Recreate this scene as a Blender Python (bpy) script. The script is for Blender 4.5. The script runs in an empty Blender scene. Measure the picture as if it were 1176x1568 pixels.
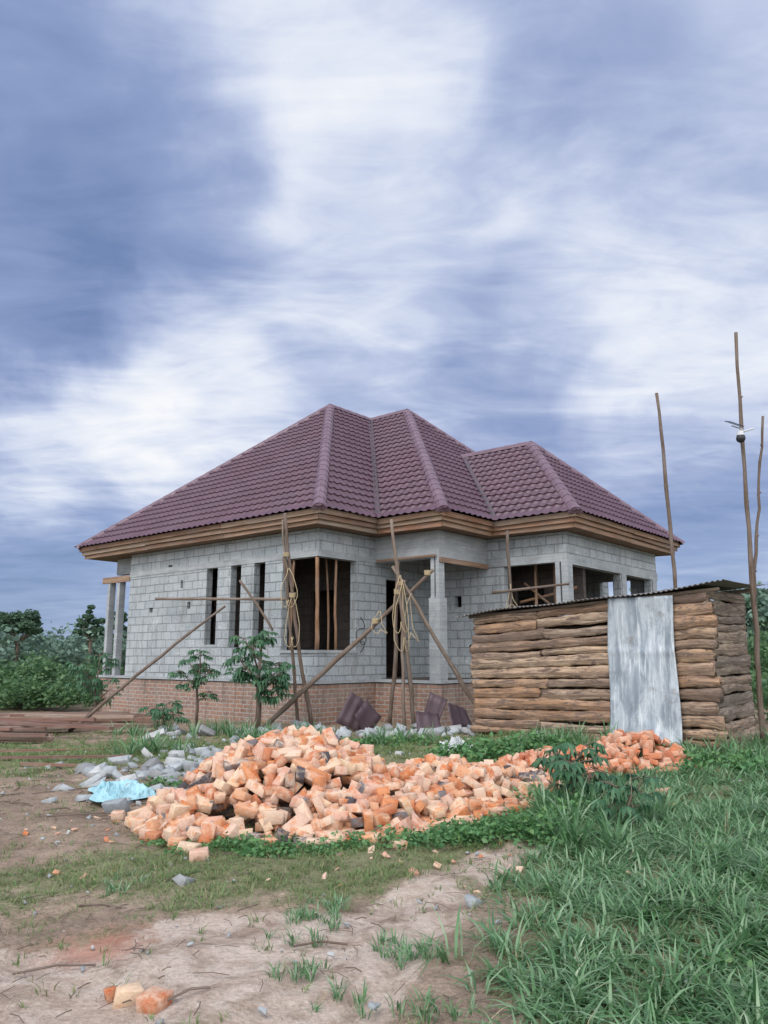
import bpy, bmesh, math, random
import numpy as np
from mathutils import Vector, Matrix, noise as mn
random.seed(7); rng=np.random.default_rng(11)
S=bpy.context.scene
COL=S.collection
R=math.radians

# ------------------------------------------------------------------ helpers
def empty(name,loc=(0,0,0),rz=0):
    o=bpy.data.objects.new(name,None); o.location=loc; o.rotation_euler=(0,0,rz); COL.objects.link(o); return o
def link(o,parent=None):
    COL.objects.link(o)
    if parent: o.parent=parent
    return o
class MB:
    def __init__(s): s.v=[];s.f=[];s.uv=[]
    def quad(s,ps,uvs=None):
        b=len(s.v); s.v+= [tuple(p) for p in ps]; s.f.append(list(range(b,b+len(ps))))
        s.uv+= list(uvs) if uvs else [(p[0],p[1]) for p in ps]
    def box(s,x0,x1,y0,y1,z0,z1,skip=''):
        if '-x' not in skip: s.quad([(x0,y1,z0),(x0,y0,z0),(x0,y0,z1),(x0,y1,z1)],[(y1,z0),(y0,z0),(y0,z1),(y1,z1)])
        if '+x' not in skip: s.quad([(x1,y0,z0),(x1,y1,z0),(x1,y1,z1),(x1,y0,z1)],[(y0,z0),(y1,z0),(y1,z1),(y0,z1)])
        if '-y' not in skip: s.quad([(x0,y0,z0),(x1,y0,z0),(x1,y0,z1),(x0,y0,z1)],[(x0,z0),(x1,z0),(x1,z1),(x0,z1)])
        if '+y' not in skip: s.quad([(x1,y1,z0),(x0,y1,z0),(x0,y1,z1),(x1,y1,z1)],[(x1,z0),(x0,z0),(x0,z1),(x1,z1)])
        if '-z' not in skip: s.quad([(x0,y1,z0),(x1,y1,z0),(x1,y0,z0),(x0,y0,z0)])
        if '+z' not in skip: s.quad([(x0,y0,z1),(x1,y0,z1),(x1,y1,z1),(x0,y1,z1)])
    def tube(s,path,rad,n=8,flat=1.0,cap=True,jit=0.0,offu=0.0):
        path=[Vector(p) for p in path]; L=0; b0=len(s.v); m=len(path)
        vs=[];us=[]
        for i,p in enumerate(path):
            if i: L+=(path[i]-path[i-1]).length
            d=(path[min(i+1,m-1)]-path[max(i-1,0)]).normalized()
            a=Vector((0,0,1)) if abs(d.z)<.8 else Vector((0,1,0))
            sx=d.cross(a).normalized(); sy=sx.cross(d).normalized()
            r=rad[i] if hasattr(rad,'__len__') else rad
            for k in range(n):
                t=2*math.pi*k/n; rr=r*(1+random.uniform(-jit,jit))
                vs.append(p+sx*math.cos(t)*rr*flat+sy*math.sin(t)*rr); us.append((L+offu,k*0.05))
        s.v+=[tuple(q) for q in vs]
        fl=[]
        for i in range(m-1):
            for k in range(n):
                a=i*n+k;b=i*n+(k+1)%n;c=(i+1)*n+(k+1)%n;d=(i+1)*n+k
                fl.append(([a,b,c,d]))
        if cap: fl.append(list(range(n))[::-1]); fl.append([(m-1)*n+k for k in range(n)])
        for f in fl: s.f.append([b0+q for q in f])
        s.uv+=us
    def make(s,name,mat,parent=None,smooth=False):
        me=bpy.data.meshes.new(name); me.from_pydata(s.v,[],s.f); 
        ul=me.uv_layers.new(name='UVMap')
        li=np.empty(len(me.loops),dtype=np.int32); me.loops.foreach_get('vertex_index',li)
        uv=np.array(s.uv,dtype=np.float32)[li]; ul.data.foreach_set('uv',uv.ravel())
        me.materials.append(mat)
        if smooth: me.polygons.foreach_set('use_smooth',[True]*len(me.polygons))
        me.update(); o=bpy.data.objects.new(name,me); link(o,parent); return o
def np_mesh(name,V,T,mat,parent=None,smooth=False):
    me=bpy.data.meshes.new(name); V=np.asarray(V,dtype=np.float32); T=np.asarray(T,dtype=np.int32)
    k=T.shape[1]
    me.vertices.add(len(V)); me.vertices.foreach_set('co',V.ravel())
    me.loops.add(T.size); me.loops.foreach_set('vertex_index',T.ravel())
    me.polygons.add(len(T)); me.polygons.foreach_set('loop_start',np.arange(0,T.size,k,dtype=np.int32))
    me.update(calc_edges=True); me.validate(); me.materials.append(mat)
    if smooth: me.polygons.foreach_set('use_smooth',[True]*len(me.polygons))
    o=bpy.data.objects.new(name,me); link(o,parent); return o

# ------------------------------------------------------------------ materials
class NT:
    def __init__(s,name):
        s.m=bpy.data.materials.new(name); s.m.use_nodes=True; s.t=s.m.node_tree; s.n=s.t.nodes; s.l=s.t.links
        s.b=s.n['Principled BSDF']; s.out=s.n['Material Output']
    def add(s,t,**k):
        n=s.n.new(t)
        for a,b in k.items(): setattr(n,a,b)
        return n
    def set(s,sock,val):
        if hasattr(val,'is_linked') : s.l.new(val,sock)
        else:
            if isinstance(val,tuple) and len(val)==3 and sock.type=='RGBA': val=(*val,1)
            sock.default_value=val
    def noise(s,scale,vec=None,detail=5,rough=.55,dist=0.0):
        n=s.add('ShaderNodeTexNoise'); n.inputs['Scale'].default_value=scale; n.inputs['Detail'].default_value=detail
        n.inputs['Roughness'].default_value=rough; n.inputs['Distortion'].default_value=dist
        if vec is not None: s.l.new(vec,n.inputs['Vector'])
        return n.outputs['Fac']
    def coord(s,which='Object',scale=(1,1,1)):
        c=s.add('ShaderNodeTexCoord').outputs[which]
        m=s.add('ShaderNodeMapping'); m.inputs['Scale'].default_value=scale; s.l.new(c,m.inputs['Vector']); return m.outputs[0]
    def ramp(s,fac,stops,interp='LINEAR'):
        r=s.add('ShaderNodeValToRGB'); r.color_ramp.interpolation=interp
        e=r.color_ramp.elements
        while len(e)<len(stops): e.new(.5)
        for i,(p,c) in enumerate(stops):
            e[i].position=p; e[i].color=(*c,1) if isinstance(c,tuple) else (c,c,c,1)
        s.set(r.inputs['Fac'],fac); return r.outputs['Color']
    def mix(s,f,a,b,mode='MIX'):
        m=s.add('ShaderNodeMix',data_type='RGBA',blend_type=mode)
        s.set(m.inputs[0],f); s.set(m.inputs[6],a); s.set(m.inputs[7],b); return m.outputs[2]
    def math(s,op,a,b=0.0,clamp=False):
        m=s.add('ShaderNodeMath',operation=op); m.use_clamp=clamp; s.set(m.inputs[0],a); s.set(m.inputs[1],b); return m.outputs[0]
    def bump(s,h,strength=.5,dist=.02,prev=None):
        b=s.add('ShaderNodeBump'); b.inputs['Strength'].default_value=strength; b.inputs['Distance'].default_value=dist
        s.set(b.inputs['Height'],h)
        if prev is not None: s.l.new(prev,b.inputs['Normal'])
        return b.outputs[0]
    def island(s): return s.add('ShaderNodeNewGeometry').outputs['Random Per Island']
    def fin(s,col,rough=.85,normal=None,metal=0.0,spec=.3):
        s.set(s.b.inputs['Base Color'],col); s.set(s.b.inputs['Roughness'],rough); s.set(s.b.inputs['Metallic'],metal)
        s.b.inputs['Specular IOR Level'].default_value=spec
        if normal is not None: s.l.new(normal,s.b.inputs['Normal'])
        return s.m

def block_mat(name,c1,c2,mort,bw,bh,ms,stain=.5,dirt=(.2,.17,.14),wash=(.66,.67,.66),wf=.5,wob_=.035):
    n=NT(name); uv=n.coord('UV')
    b=n.add('ShaderNodeTexBrick'); b.offset=.5
    wob=n.add('ShaderNodeVectorMath',operation='ADD')
    nz=n.add('ShaderNodeTexNoise'); nz.inputs['Scale'].default_value=1.3; n.l.new(uv,nz.inputs['Vector'])
    sc=n.add('ShaderNodeVectorMath',operation='SCALE'); n.l.new(nz.outputs['Color'],sc.inputs[0]); sc.inputs['Scale'].default_value=wob_
    n.l.new(uv,wob.inputs[0]); n.l.new(sc.outputs[0],wob.inputs[1])
    n.l.new(wob.outputs[0],b.inputs['Vector'])
    for k,v in (('Scale',1.0),('Mortar Size',ms),('Mortar Smooth',.3),('Bias',0.0),('Brick Width',bw),('Row Height',bh)): b.inputs[k].default_value=v
    b.inputs['Color1'].default_value=(*c1,1); b.inputs['Color2'].default_value=(*c2,1); b.inputs['Mortar'].default_value=(*mort,1)
    ob=n.coord('Object'); big=n.noise(.9,ob,6,.65,.6); fine=n.noise(26,ob,4,.7)
    streak=n.noise(2.2,n.coord('Object',(2.2,2.2,.25)),5,.7)
    col=n.mix(n.ramp(big,[(.35,0.0),(.75,1.0)]),b.outputs['Color'],n.mix(wf,b.outputs['Color'],wash))
    col=n.mix(n.math('MULTIPLY',n.ramp(streak,[(.50,0.0),(.68,1.0)]),stain),col,dirt)
    sm=n.noise(4.5,ob,6,.75,.8)
    col=n.mix(n.ramp(sm,[(.60,0.0),(.66,.6)]),col,tuple(min(.75,x*1.1) for x in wash))
    pits=n.noise(9,ob,6,.8,.3); col=n.mix(n.ramp(pits,[(.63,0.0),(.70,.55)]),col,tuple(x*.7 for x in dirt))
    col=n.mix(.45,col,n.ramp(fine,[(.3,.33),(.7,.72)]),'OVERLAY')
    h=n.math('ADD',n.math('MULTIPLY',b.outputs['Fac'],-1.0),n.math('MULTIPLY',fine,.6))
    return n.fin(col,.94,n.bump(h,.8,.02),0,.15)
M={}
M['block']=block_mat('concrete_block',(.375,.41,.43),(.28,.315,.335),(.18,.195,.205),.46,.23,.015,.55,(.20,.20,.19),(.50,.53,.55),.4)
M['found']=block_mat('foundation_brick',(.34,.175,.115),(.22,.13,.10),(.36,.33,.30),.27,.105,.017,.75,(.14,.11,.09),(.40,.37,.34),.5,.025)
M['inner_shaded']=block_mat('shade_darkened_block',(.10,.085,.075),(.075,.065,.06),(.06,.055,.05),.46,.23,.012,.5,(.04,.035,.03),(.13,.11,.10),.3)  # same blocks, colour darkened to paint in the interior shade
def conc():
    n=NT('cast_concrete'); o=n.coord('Object'); a=n.noise(1.5,o,7,.7,.5); f=n.noise(30,o,4,.7)
    board=n.noise(3,n.coord('Object',(.4,.4,9)),3)
    col=n.ramp(a,[(.3,(.24,.26,.275)),(.6,(.37,.395,.41)),(.8,(.51,.53,.54))])
    col=n.mix(.45,col,n.ramp(board,[(.3,.35),(.7,.68)]),'OVERLAY')
    return n.fin(col,.9,n.bump(n.math('ADD',f,board),.5,.015))
M['conc']=conc()
def roofm():
    n=NT('roof_tile_metal'); o=n.coord('UV'); b=n.add('ShaderNodeTexBrick'); b.offset=0
    n.l.new(o,b.inputs['Vector'])
    for k,v in (('Scale',1.0),('Mortar Size',.0),('Brick Width',.24),('Row Height',.33)): b.inputs[k].default_value=v
    b.inputs['Color1'].default_value=(.076,.035,.053,1); b.inputs['Color2'].default_value=(.105,.051,.074,1)
    v=n.noise(.6,n.coord('Object'),4)
    col=n.mix(n.ramp(v,[(.35,0.0),(.7,.55)]),b.outputs['Color'],(.105,.066,.090))
    return n.fin(col,.42,n.bump(n.noise(120,n.coord('Object'),2),.25,.004),0,.45)
M['roof']=roofm()
def capm():
    n=NT('ridge_cap_metal'); v=n.noise(3,n.coord('Object'),4)
    return n.fin(n.ramp(v,[(.3,(.12,.07,.095)),(.7,(.175,.115,.145))]),.45,n.bump(n.noise(60,n.coord('Object'),2),.2,.004),0,.45)
M['cap']=capm()
def wood(name,cols,gr=14,rough=.8,sc=(.6,14,1),bstr=.5,bark=None,bthr=.5):
    n=NT(name); uv=n.coord('UV',sc); g=n.noise(gr/10,uv,6,.65,.8); r=n.island()
    base=n.ramp(r,[(i/(len(cols)-1),c) for i,c in enumerate(cols)])
    big=n.noise(1.7,n.coord('Object'),5,.6)
    col=n.mix(n.ramp(g,[(.35,0.0),(.65,.85)]),base,n.mix(1.0,base,(.42,.34,.29),'MULTIPLY'))
    col=n.mix(n.ramp(big,[(.45,0.0),(.7,.6)]),col,n.mix(.5,col,(.30,.27,.25)))
    if bark: 
        bn=n.noise(2.2,n.coord('UV',(1.0,7,1)),7,.75,1.2)
        col=n.mix(n.ramp(bn,[(bthr,0.0),(bthr+.07,1.0)]),col,bark)
        g=n.math('ADD',g,bn)
    return n.fin(col,rough,n.bump(n.math('ADD',g,big),bstr,.02))
M['fascia']=wood('fascia_board',[(.32,.19,.12),(.38,.26,.18),(.24,.15,.105),(.36,.20,.125),(.36,.29,.225)],12)
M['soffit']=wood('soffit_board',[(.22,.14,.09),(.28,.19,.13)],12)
M['pole']=wood('pole_bark',[(.13,.10,.08),(.20,.155,.125),(.16,.12,.095),(.27,.22,.18)],20,.85,(1.5,10,1))
M['polel']=wood('peeled_pole',[(.38,.22,.13),(.26,.16,.10),(.44,.30,.19)],20,.8,(1.5,10,1))
M['slab']=wood('slab_log',[(.50,.31,.19),(.35,.24,.17),(.60,.44,.31),(.24,.18,.145),(.52,.35,.23),(.37,.30,.245),(.63,.48,.34),(.45,.27,.16)],15,.85,(1.2,12,1),1.0,(.14,.10,.08),.49)
M['slabg']=wood('weathered_log',[(.42,.33,.25),(.31,.26,.22),(.48,.37,.27),(.25,.22,.185)],15,.88,(1.2,12,1),1.0,(.14,.11,.09),.49)
M['plank']=wood('red_plank',[(.30,.17,.13),(.20,.12,.10),(.40,.31,.25)],15)
def brickm(name,stops,pale=(.64,.49,.38)):
    n=NT(name); r=n.island(); o=n.coord('Object')
    base=n.ramp(r,stops,'CONSTANT')
    g=n.noise(5,o,5,.65,.4); col=n.mix(n.ramp(g,[(.49,0.0),(.60,.65)]),base,pale)
    d=n.noise(9,o,4,.7); col=n.mix(n.ramp(d,[(.52,0.0),(.62,.7)]),col,n.mix(1.0,col,(.92,.52,.30),'MULTIPLY'))
    k=n.noise(15,o,5,.7); col=n.mix(n.ramp(k,[(.58,0.0),(.68,.55)]),col,(.22,.155,.125))
    f=n.noise(60,o,4,.75); col=n.mix(.35,col,n.ramp(f,[(.3,.3),(.7,.70)]),'OVERLAY')
    return n.fin(col,.94,n.bump(n.math('ADD',n.noise(45,o,5,.75),g),.8,.010),0,.15)
M['brick']=brickm('fired_brick',[(0,(.085,.08,.09)),(.04,(.17,.155,.16)),(.08,(.55,.30,.18)),(.22,(.56,.38,.29)),(.36,(.54,.23,.11)),(.48,(.62,.45,.34)),(.62,(.55,.33,.25)),(.78,(.64,.47,.33)),(.90,(.47,.20,.11))])
M['brickr']=brickm('red_fired_brick',[(0,(.50,.20,.11)),(.3,(.44,.16,.09)),(.5,(.54,.29,.19)),(.75,(.52,.22,.12)),(.9,(.58,.37,.27))],(.60,.42,.32))
def stonem():
    n=NT('rubble_concrete'); r=n.island(); o=n.coord('Object')
    base=n.ramp(r,[(0,(.24,.265,.285)),(.5,(.36,.385,.40)),(.8,(.20,.205,.21)),(1,(.44,.45,.455))])
    return n.fin(n.mix(.5,base,n.ramp(n.noise(12,o),[(.3,.35),(.7,.7)]),'OVERLAY'),.95,n.bump(n.noise(30,o,5,.7),.7,.012))
M['stone']=stonem()
def galv():
    n=NT('galvanised_sheet'); o=n.coord('Object'); a=n.noise(2.6,n.coord('Object',(1.8,1,.5)),6,.65,.5); b=n.noise(14,o,4,.7); st=n.noise(5,n.coord('Object',(4,1,.3)),5,.7)
    col=n.ramp(a,[(.32,(.18,.22,.26)),(.46,(.29,.335,.38)),(.56,(.44,.49,.53)),(.68,(.30,.345,.39))])
    col=n.mix(n.ramp(st,[(.54,0.0),(.61,.6)]),col,(.64,.67,.69))
    rust=n.ramp(n.noise(3.1,o,6,.7,.5),[(.58,0.0),(.70,.55)])
    col=n.mix(rust,col,(.19,.16,.14))
    return n.fin(col,n.ramp(b,[(.3,.50),(.7,.75)]),n.bump(b,.15,.02),.35,.4)
M['galv']=galv()
def leafm(name,cols,trans=.35,rough=.5,spec=.4):
    n=NT(name); r=n.island(); col=n.ramp(r,[(i/(len(cols)-1),c) for i,c in enumerate(cols)])
    v=n.noise(.8,n.coord('Object'),3); col=n.mix(n.ramp(v,[(.35,0.0),(.65,.5)]),col,n.mix(1.0,col,(.6,.7,.55),'MULTIPLY'))
    n.fin(col,rough,None,0,spec)
    tr=n.add('ShaderNodeBsdfTranslucent'); n.l.new(col,tr.inputs['Color'])
    mx=n.add('ShaderNodeMixShader'); mx.inputs[0].default_value=trans
    n.l.new(n.b.outputs[0],mx.inputs[1]); n.l.new(tr.outputs[0],mx.inputs[2]); n.l.new(mx.outputs[0],n.out.inputs['Surface'])
    return n.m
M['grass']=leafm('lush_grass',[(.065,.17,.07),(.11,.25,.10),(.17,.33,.15),(.29,.42,.26),(.085,.20,.09)],.35,.40,.7)
M['sgrass']=leafm('short_grass',[(.12,.20,.07),(.16,.26,.10),(.22,.29,.12),(.30,.29,.16)])
M['dry']=leafm('dry_grass',[(.38,.31,.20),(.28,.22,.15),(.45,.38,.27)],.2,.8)
M['weed']=leafm('weed_leaf',[(.06,.165,.06),(.09,.22,.08),(.13,.28,.11),(.16,.29,.10)],.3,.45)
M['sap']=leafm('sapling_leaf',[(.04,.12,.065),(.06,.16,.08),(.11,.23,.12)])
M['bush']=leafm('bush_leaf',[(.06,.14,.07),(.09,.19,.085),(.13,.24,.10),(.17,.27,.13)])
M['dtree']=leafm('dark_tree_leaf',[(.065,.115,.085),(.09,.15,.10),(.11,.18,.115)],.2,.8,.1)
M['far']=leafm('hazed_far_foliage',[(.14,.215,.19),(.165,.25,.205),(.20,.285,.225)],.2,.9,.1)  # distance haze mixed into the leaf colours
def simple(name,c,rough=.7,metal=0,spec=.3):
    n=NT(name); v=n.noise(6,n.coord('Object'),4)
    return n.fin(n.mix(v,tuple(x*.75 for x in c),tuple(min(1,x*1.15) for x in c)),rough,None,metal,spec)
M['dark']=simple('black_plastic',(.03,.03,.035),.35)
M['white']=simple('white_plastic',(.55,.57,.60),.4)
M['rope']=simple('sisal_rope',(.46,.37,.23),.9)
M['scrap']=simple('offcut_sheet',(.085,.055,.065),.5,.1,.4)
M['panel']=simple('solar_panel',(.04,.05,.09),.2,0,.6)
def sackm():
    n=NT('woven_sack'); o=n.coord('Object'); 
    return n.fin(n.ramp(n.noise(5,o,4),[(.3,(.22,.42,.48)),(.7,(.38,.60,.66))]),.5,n.bump(n.noise(18,o,4),.6,.03))
M['sack']=sackm()

# ------------------------------------------------------------------ terrain
def gz(x,y):
    x=np.asarray(x,float); y=np.asarray(y,float)
    z=.27*np.exp(-(((x-3.9)/2.9)**2+((y-13.9)/2.2)**2))
    near=np.exp(-((x/14)**2+((y-10)/12)**2))
    z=z+near*(.022*np.sin(1.7*x+.6*y)+.018*np.sin(2.9*y-1.1*x+1)+.012*np.sin(5.3*x+3.1*y)+.010*np.sin(7.7*y-4.1*x))
    z=z+.04*np.exp(-(((x-2.6)/1.6)**2+((y-6.5)/2.5)**2))
    z=z-.12*np.clip((-x-4)/4,0,1)*np.exp(-((y-20)/10)**2)
    return z
def sstep(a,b,t):
    t=np.clip((t-a)/(b-a),0,1); return t*t*(3-2*t)
def wn(x,y,k=1.0,seed=0):
    return (np.sin(k*(1.3*x+2.1*y)+seed)+np.sin(k*(2.7*x-1.6*y)+1.7*seed+2)+np.sin(k*(-3.9*x+3.3*y)+seed*.6)+.7*np.sin(k*(6.1*x+5.2*y)+seed*2.2)+.6*np.sin(k*(9.7*x-8.1*y)+seed))/4.3
by=[0,3.7,4.7,6.1,7.9,10.3,13,30]; bx=[.1,.3,.6,1.0,1.75,2.5,3.7,6]
def lush(x,y): return sstep(-.25,.45,x-np.interp(y,by,bx)+.32*wn(x,y,1.6,3))*(1-sstep(12.2,13.2,y))
def sand(x,y):
    d1=np.hypot((x+1.35)/1.25,(y-4.25)/.62); d2=np.hypot((x+.6)/.95,(y-4.95)/.42)
    py=[2,3.76,4.7,5.6,6.3,6.9]; px=[-.6,-.35,-.05,.3,.65,1.15]
    d3=np.abs(x-np.interp(y,py,px))/.42
    s=np.maximum(np.maximum(1-sstep(.6,1.25,d1),1-sstep(.6,1.2,d2)),(1-sstep(.5,1.2,d3))*(1-sstep(6.8,7.3,y)))
    return s*np.clip(.85+.5*wn(x,y,2.3,5),0,1)
def green(x,y):
    g=.34+.42*wn(x,y,.9,1)+.28*wn(x,y,2.6,8)
    fr=np.exp(-(((x+.2)/2.4)**2))*np.exp(-((y-6.6)/.75)**2)*1.1
    back=np.exp(-((y-13.3)/1.7)**2)*1.0*(1-sstep(2.5,4.0,x))
    side=np.exp(-(((x+1.3)/1.5)**2+((y-5.9)/.5)**2))*.6
    rt=np.exp(-(((x-2.3)/1.2)**2+((y-11)/2.2)**2))*.9
    far=sstep(17,24,np.abs(x)*.6+y*.55)
    g=g+fr+back+side+rt
    g=g*(1-.9*sand(x,y))*(1-.6*np.exp(-(((x+4)/2.0)**2+((y-8.6)/2.2)**2)))
    return np.clip(np.maximum(g,far),0,1)
xs=np.unique(np.round(np.concatenate([np.linspace(-900,-60,15),np.linspace(-60,-14,24),np.linspace(-14,-5,60),np.arange(-5,5,.05),np.linspace(5,14,60),np.linspace(14,60,24),np.linspace(60,900,15)]),3))
ys=np.unique(np.round(np.concatenate([np.linspace(-300,-10,10),np.linspace(-10,2,20),np.arange(2,14,.05),np.linspace(14,30,70),np.linspace(30,90,24),np.linspace(90,1500,16)]),3))
X,Y=np.meshgrid(xs,ys); nx,ny=len(xs),len(ys)
Zg=gz(X,Y)+np.where((np.abs(X)<6)&(Y<15)&(Y>2),.007*wn(X,Y,5,2)+.006*wn(X,Y,11,4),0)-.012*sand(X,Y)
rx=np.interp(Y,[2,3.76,4.7,5.6,6.3,6.9],[-.6,-.35,-.05,.3,.65,1.15])
Zg-= .024*np.exp(-((X-rx-.22)/.08)**2)*(Y<7.2)*(Y>2)+.020*np.exp(-((X-rx+.2)/.07)**2)*(Y<7.2)*(Y>2)
V=np.stack([X.ravel(),Y.ravel(),Zg.ravel()],1)
i=np.arange((ny-1)*(nx-1)); r_=i//(nx-1); c_=i%(nx-1); a=r_*nx+c_
Q=np.stack([a,a+1,a+nx+1,a+nx],1)
def groundm():
    n=NT('ground_soil'); o=n.coord('Object')
    at=lambda k:(lambda q:(setattr(q,'attribute_name',k),q.outputs['Fac'])[1])(n.add('ShaderNodeAttribute'))
    g=at('green'); s=at('sand')
    n1=n.noise(1.1,o,7,.62,.5); n2=n.noise(6,o,6,.7,.3); n3=n.noise(38,o,5,.75); n4=n.noise(2.7,o,8,.72,.9)
    soil=n.ramp(n1,[(.3,(.20,.15,.115)),(.5,(.31,.235,.18)),(.7,(.42,.33,.26))])
    soil=n.mix(n.ramp(n2,[(.42,0.0),(.66,.6)]),soil,(.16,.115,.085))
    soil=n.mix(.65,soil,n.ramp(n3,[(.25,.20),(.75,.84)]),'OVERLAY')
    sandc=n.ramp(n4,[(.32,(.27,.20,.16)),(.46,(.43,.34,.28)),(.58,(.55,.46,.395)),(.72,(.47,.39,.33))])
    sandc=n.mix(.5,sandc,n.ramp(n3,[(.25,.22),(.75,.78)]),'OVERLAY')
    fac=n.ramp(n.math('ADD',s,n.math('MULTIPLY',n.math('SUBTRACT',n2,.5),1.4)),[(.35,0.0),(.6,1.0)])
    col=n.mix(fac,soil,sandc)
    red=n.add('ShaderNodeVectorMath',operation='DISTANCE'); n.l.new(o,red.inputs[0]); red.inputs[1].default_value=(-1.62,4.72,0)
    rf=n.ramp(n.math('ADD',red.outputs['Value'],n.math('MULTIPLY',n.math('SUBTRACT',n2,.5),.8)),[(.10,.6),(.36,0.0)])
    col=n.mix(rf,col,(.44,.20,.14))
    gc=n.ramp(n3,[(.3,(.08,.11,.045)),(.6,(.17,.21,.09)),(.8,(.25,.27,.14))])
    gf=n.ramp(n.math('ADD',g,n.math('MULTIPLY',n.math('SUBTRACT',n2,.5),1.7)),[(.38,0.0),(.9,.70)])
    col=n.mix(gf,col,gc)
    nb=n.bump(n3,.8,.015,n.bump(n2,.9,.06,n.bump(n4,.5,.08)))
    return n.fin(col,.95,nb,0,.15)
go=np_mesh('ground',V,Q,groundm(),smooth=True)
for nm,fn in (('green',lambda x,y:np.maximum(green(x,y),.85*lush(x,y))),('sand',sand)):
    at=go.data.attributes.new(nm,'FLOAT','POINT'); at.data.foreach_set('value',fn(V[:,0],V[:,1]).astype(np.float32))

# ------------------------------------------------------------------ HOUSE
HX,HY=-1.51,17.56; ANG=R(-40)
H=empty('unfinished_block_house',(HX,HY,0),ANG)
EL=-10.85
EAVE=[(EL,0),(0,0),(0,2.1),(2.05,2.1),(2.05,4.3),(4.35,4.3),(4.35,11.4),(2.05,11.4),(2.05,13.1),(EL,13.1)]
FOOT=[(-10.1,.6),(-.6,.6),(-.6,2.7),(1.45,2.7),(1.45,4.9),(3.75,4.9),(3.75,10.8),(1.45,10.8),(1.45,12.5),(-10.1,12.5)]
def offset(poly,d):
    out=[];n=len(poly)
    for i in range(n):
        p=Vector(poly[i-1]);q=Vector(poly[i]);r=Vector(poly[(i+1)%n])
        a=(q-p).normalized();b=(r-q).normalized()
        na=Vector((a.y,-a.x));nb=Vector((b.y,-b.x)); o=q+(na+nb)*d; out.append((o.x,o.y))
    return out
def prism(mb,poly,z0,z1,top=True,bot=False):
    L=0;n=len(poly)
    for i in range(n):
        p=poly[i];q=poly[(i+1)%n];d=math.dist(p,q)
        mb.quad([(*p,z0),(*q,z0),(*q,z1),(*p,z1)],[(L,z0),(L+d,z0),(L+d,z1),(L,z1)]);L+=d
    if top: mb.quad([(*p,z1) for p in poly])
    if bot: mb.quad([(*p,z0) for p in poly[::-1]])
def ring(mb,poly,off,th,z0,z1):
    po=offset(poly,off);n=len(po)
    for i in range(n):
        p=Vector(po[i]);q=Vector(po[(i+1)%n]);d=(q-p);L=d.length;d.normalize();nn=Vector((d.y,-d.x))
        k=max(1,round(L/3.2)); u0=0
        for j in range(k):
            u1=L*(j+1)/k-.004; dz=random.uniform(-.014,.014); dz2=random.uniform(-.014,.014)
            a=p+d*u0;b=p+d*u1;c=b-nn*th;e=a-nn*th; 
            def P(w,z,q=0): return (w.x,w.y,z+(dz2 if q else dz))
            b0=len(mb.v); mb.v+=[P(a,z0),P(b,z0,1),P(c,z0,1),P(e,z0),P(a,z1),P(b,z1,1),P(c,z1,1),P(e,z1)]
            mb.uv+=[(u0,z0),(u1,z0),(u1,z0),(u0,z0),(u0,z1),(u1,z1),(u1,z1),(u0,z1)]
            for f in ([0,1,5,4],[1,2,6,5],[2,3,7,6],[3,0,4,7],[4,5,6,7],[3,2,1,0]): mb.f.append([b0+g for g in f])
            u0=L*(j+1)/k+.004
mb=MB(); prism(mb,offset(FOOT,.04),-.5,.93); mb.make('foundation',M['found'],H)
mb=MB(); prism(mb,offset(FOOT,.08),.955,1.02,True,True); mb.make('floor_slab',M['conc'],H)
def wall(mb,axis,f0,f1,a0,a1,z0,z1,ops=()):
    us=sorted({a0,a1,*[max(a0,o[0]) for o in ops],*[min(a1,o[1]) for o in ops]}); zs=sorted({z0,z1,*[o[2] for o in ops],*[o[3] for o in ops]})
    def op(i,j):
        if i<0 or j<0 or i>=len(us)-1 or j>=len(zs)-1: return True
        u=(us[i]+us[i+1])/2;z=(zs[j]+zs[j+1])/2
        return any(o[0]<u<o[1] and o[2]<z<o[3] for o in ops)
    for i in range(len(us)-1):
        for j in range(len(zs)-1):
            if op(i,j): continue
            u0,u1,w0,w1=us[i],us[i+1],zs[j],zs[j+1]
            nb=[op(i-1,j),op(i+1,j),op(i,j-1),op(i,j+1)]
            if axis=='s':
                sk=''.join(k for k,b in zip(('-x','+x','-z','+z'),nb) if not b); mb.box(u0,u1,f0,f1,w0,w1,sk)
            else:
                sk=''.join(k for k,b in zip(('-y','+y','-z','+z'),nb) if not b); mb.box(f0,f1,u0,u1,w0,w1,sk)
WT=4.655; WB=1.021
mb=MB()
wall(mb,'s',.6,.8,-8.7,-.6,WB,WT,[(-4.91,-4.43,1.9,3.97),(-3.875,-3.447,1.82,3.97),(-2.93,-2.50,1.82,3.97),(-1.84,-.6,1.74,3.97),
     (-6.75,-6.55,4.02,4.2),(-7.6,-7.42,2.86,3.0),(-5.75,-5.6,2.9,3.1),(-6.1,-6.0,3.5,3.72)])
wall(mb,'t',-.8,-.6,.8,5.1,WB,WT,[(.8,1.97,1.74,3.97),(3.15,4.15,WB,3.6)])
wall(mb,'s',4.9,5.1,-.599,3.75,WB,WT,[(1.95,3.75,2.0,3.9),(.35,.6,2.9,3.2)])
wall(mb,'t',3.55,3.75,5.101,10.8,WB,WT,[(5.101,8.1,2.1,3.85),(8.5,10.3,2.1,3.85)])
wall(mb,'s',10.6,10.8,1.45,3.549,WB,WT,[(2.0,3.0,1.9,3.9)])
wall(mb,'t',1.25,1.45,10.801,12.5,WB,WT)
wall(mb,'s',12.3,12.5,-8.7,1.249,WB,WT,[(-7.5,-6,1.9,3.9),(-3.4,-2,1.9,3.9)])
wall(mb,'t',-8.7,-8.5,.801,12.299,WB,WT,[(2,3.4,1.9,3.9),(6,7.4,1.9,3.9)])
mb.make('block_walls',M['block'],H)
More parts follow.
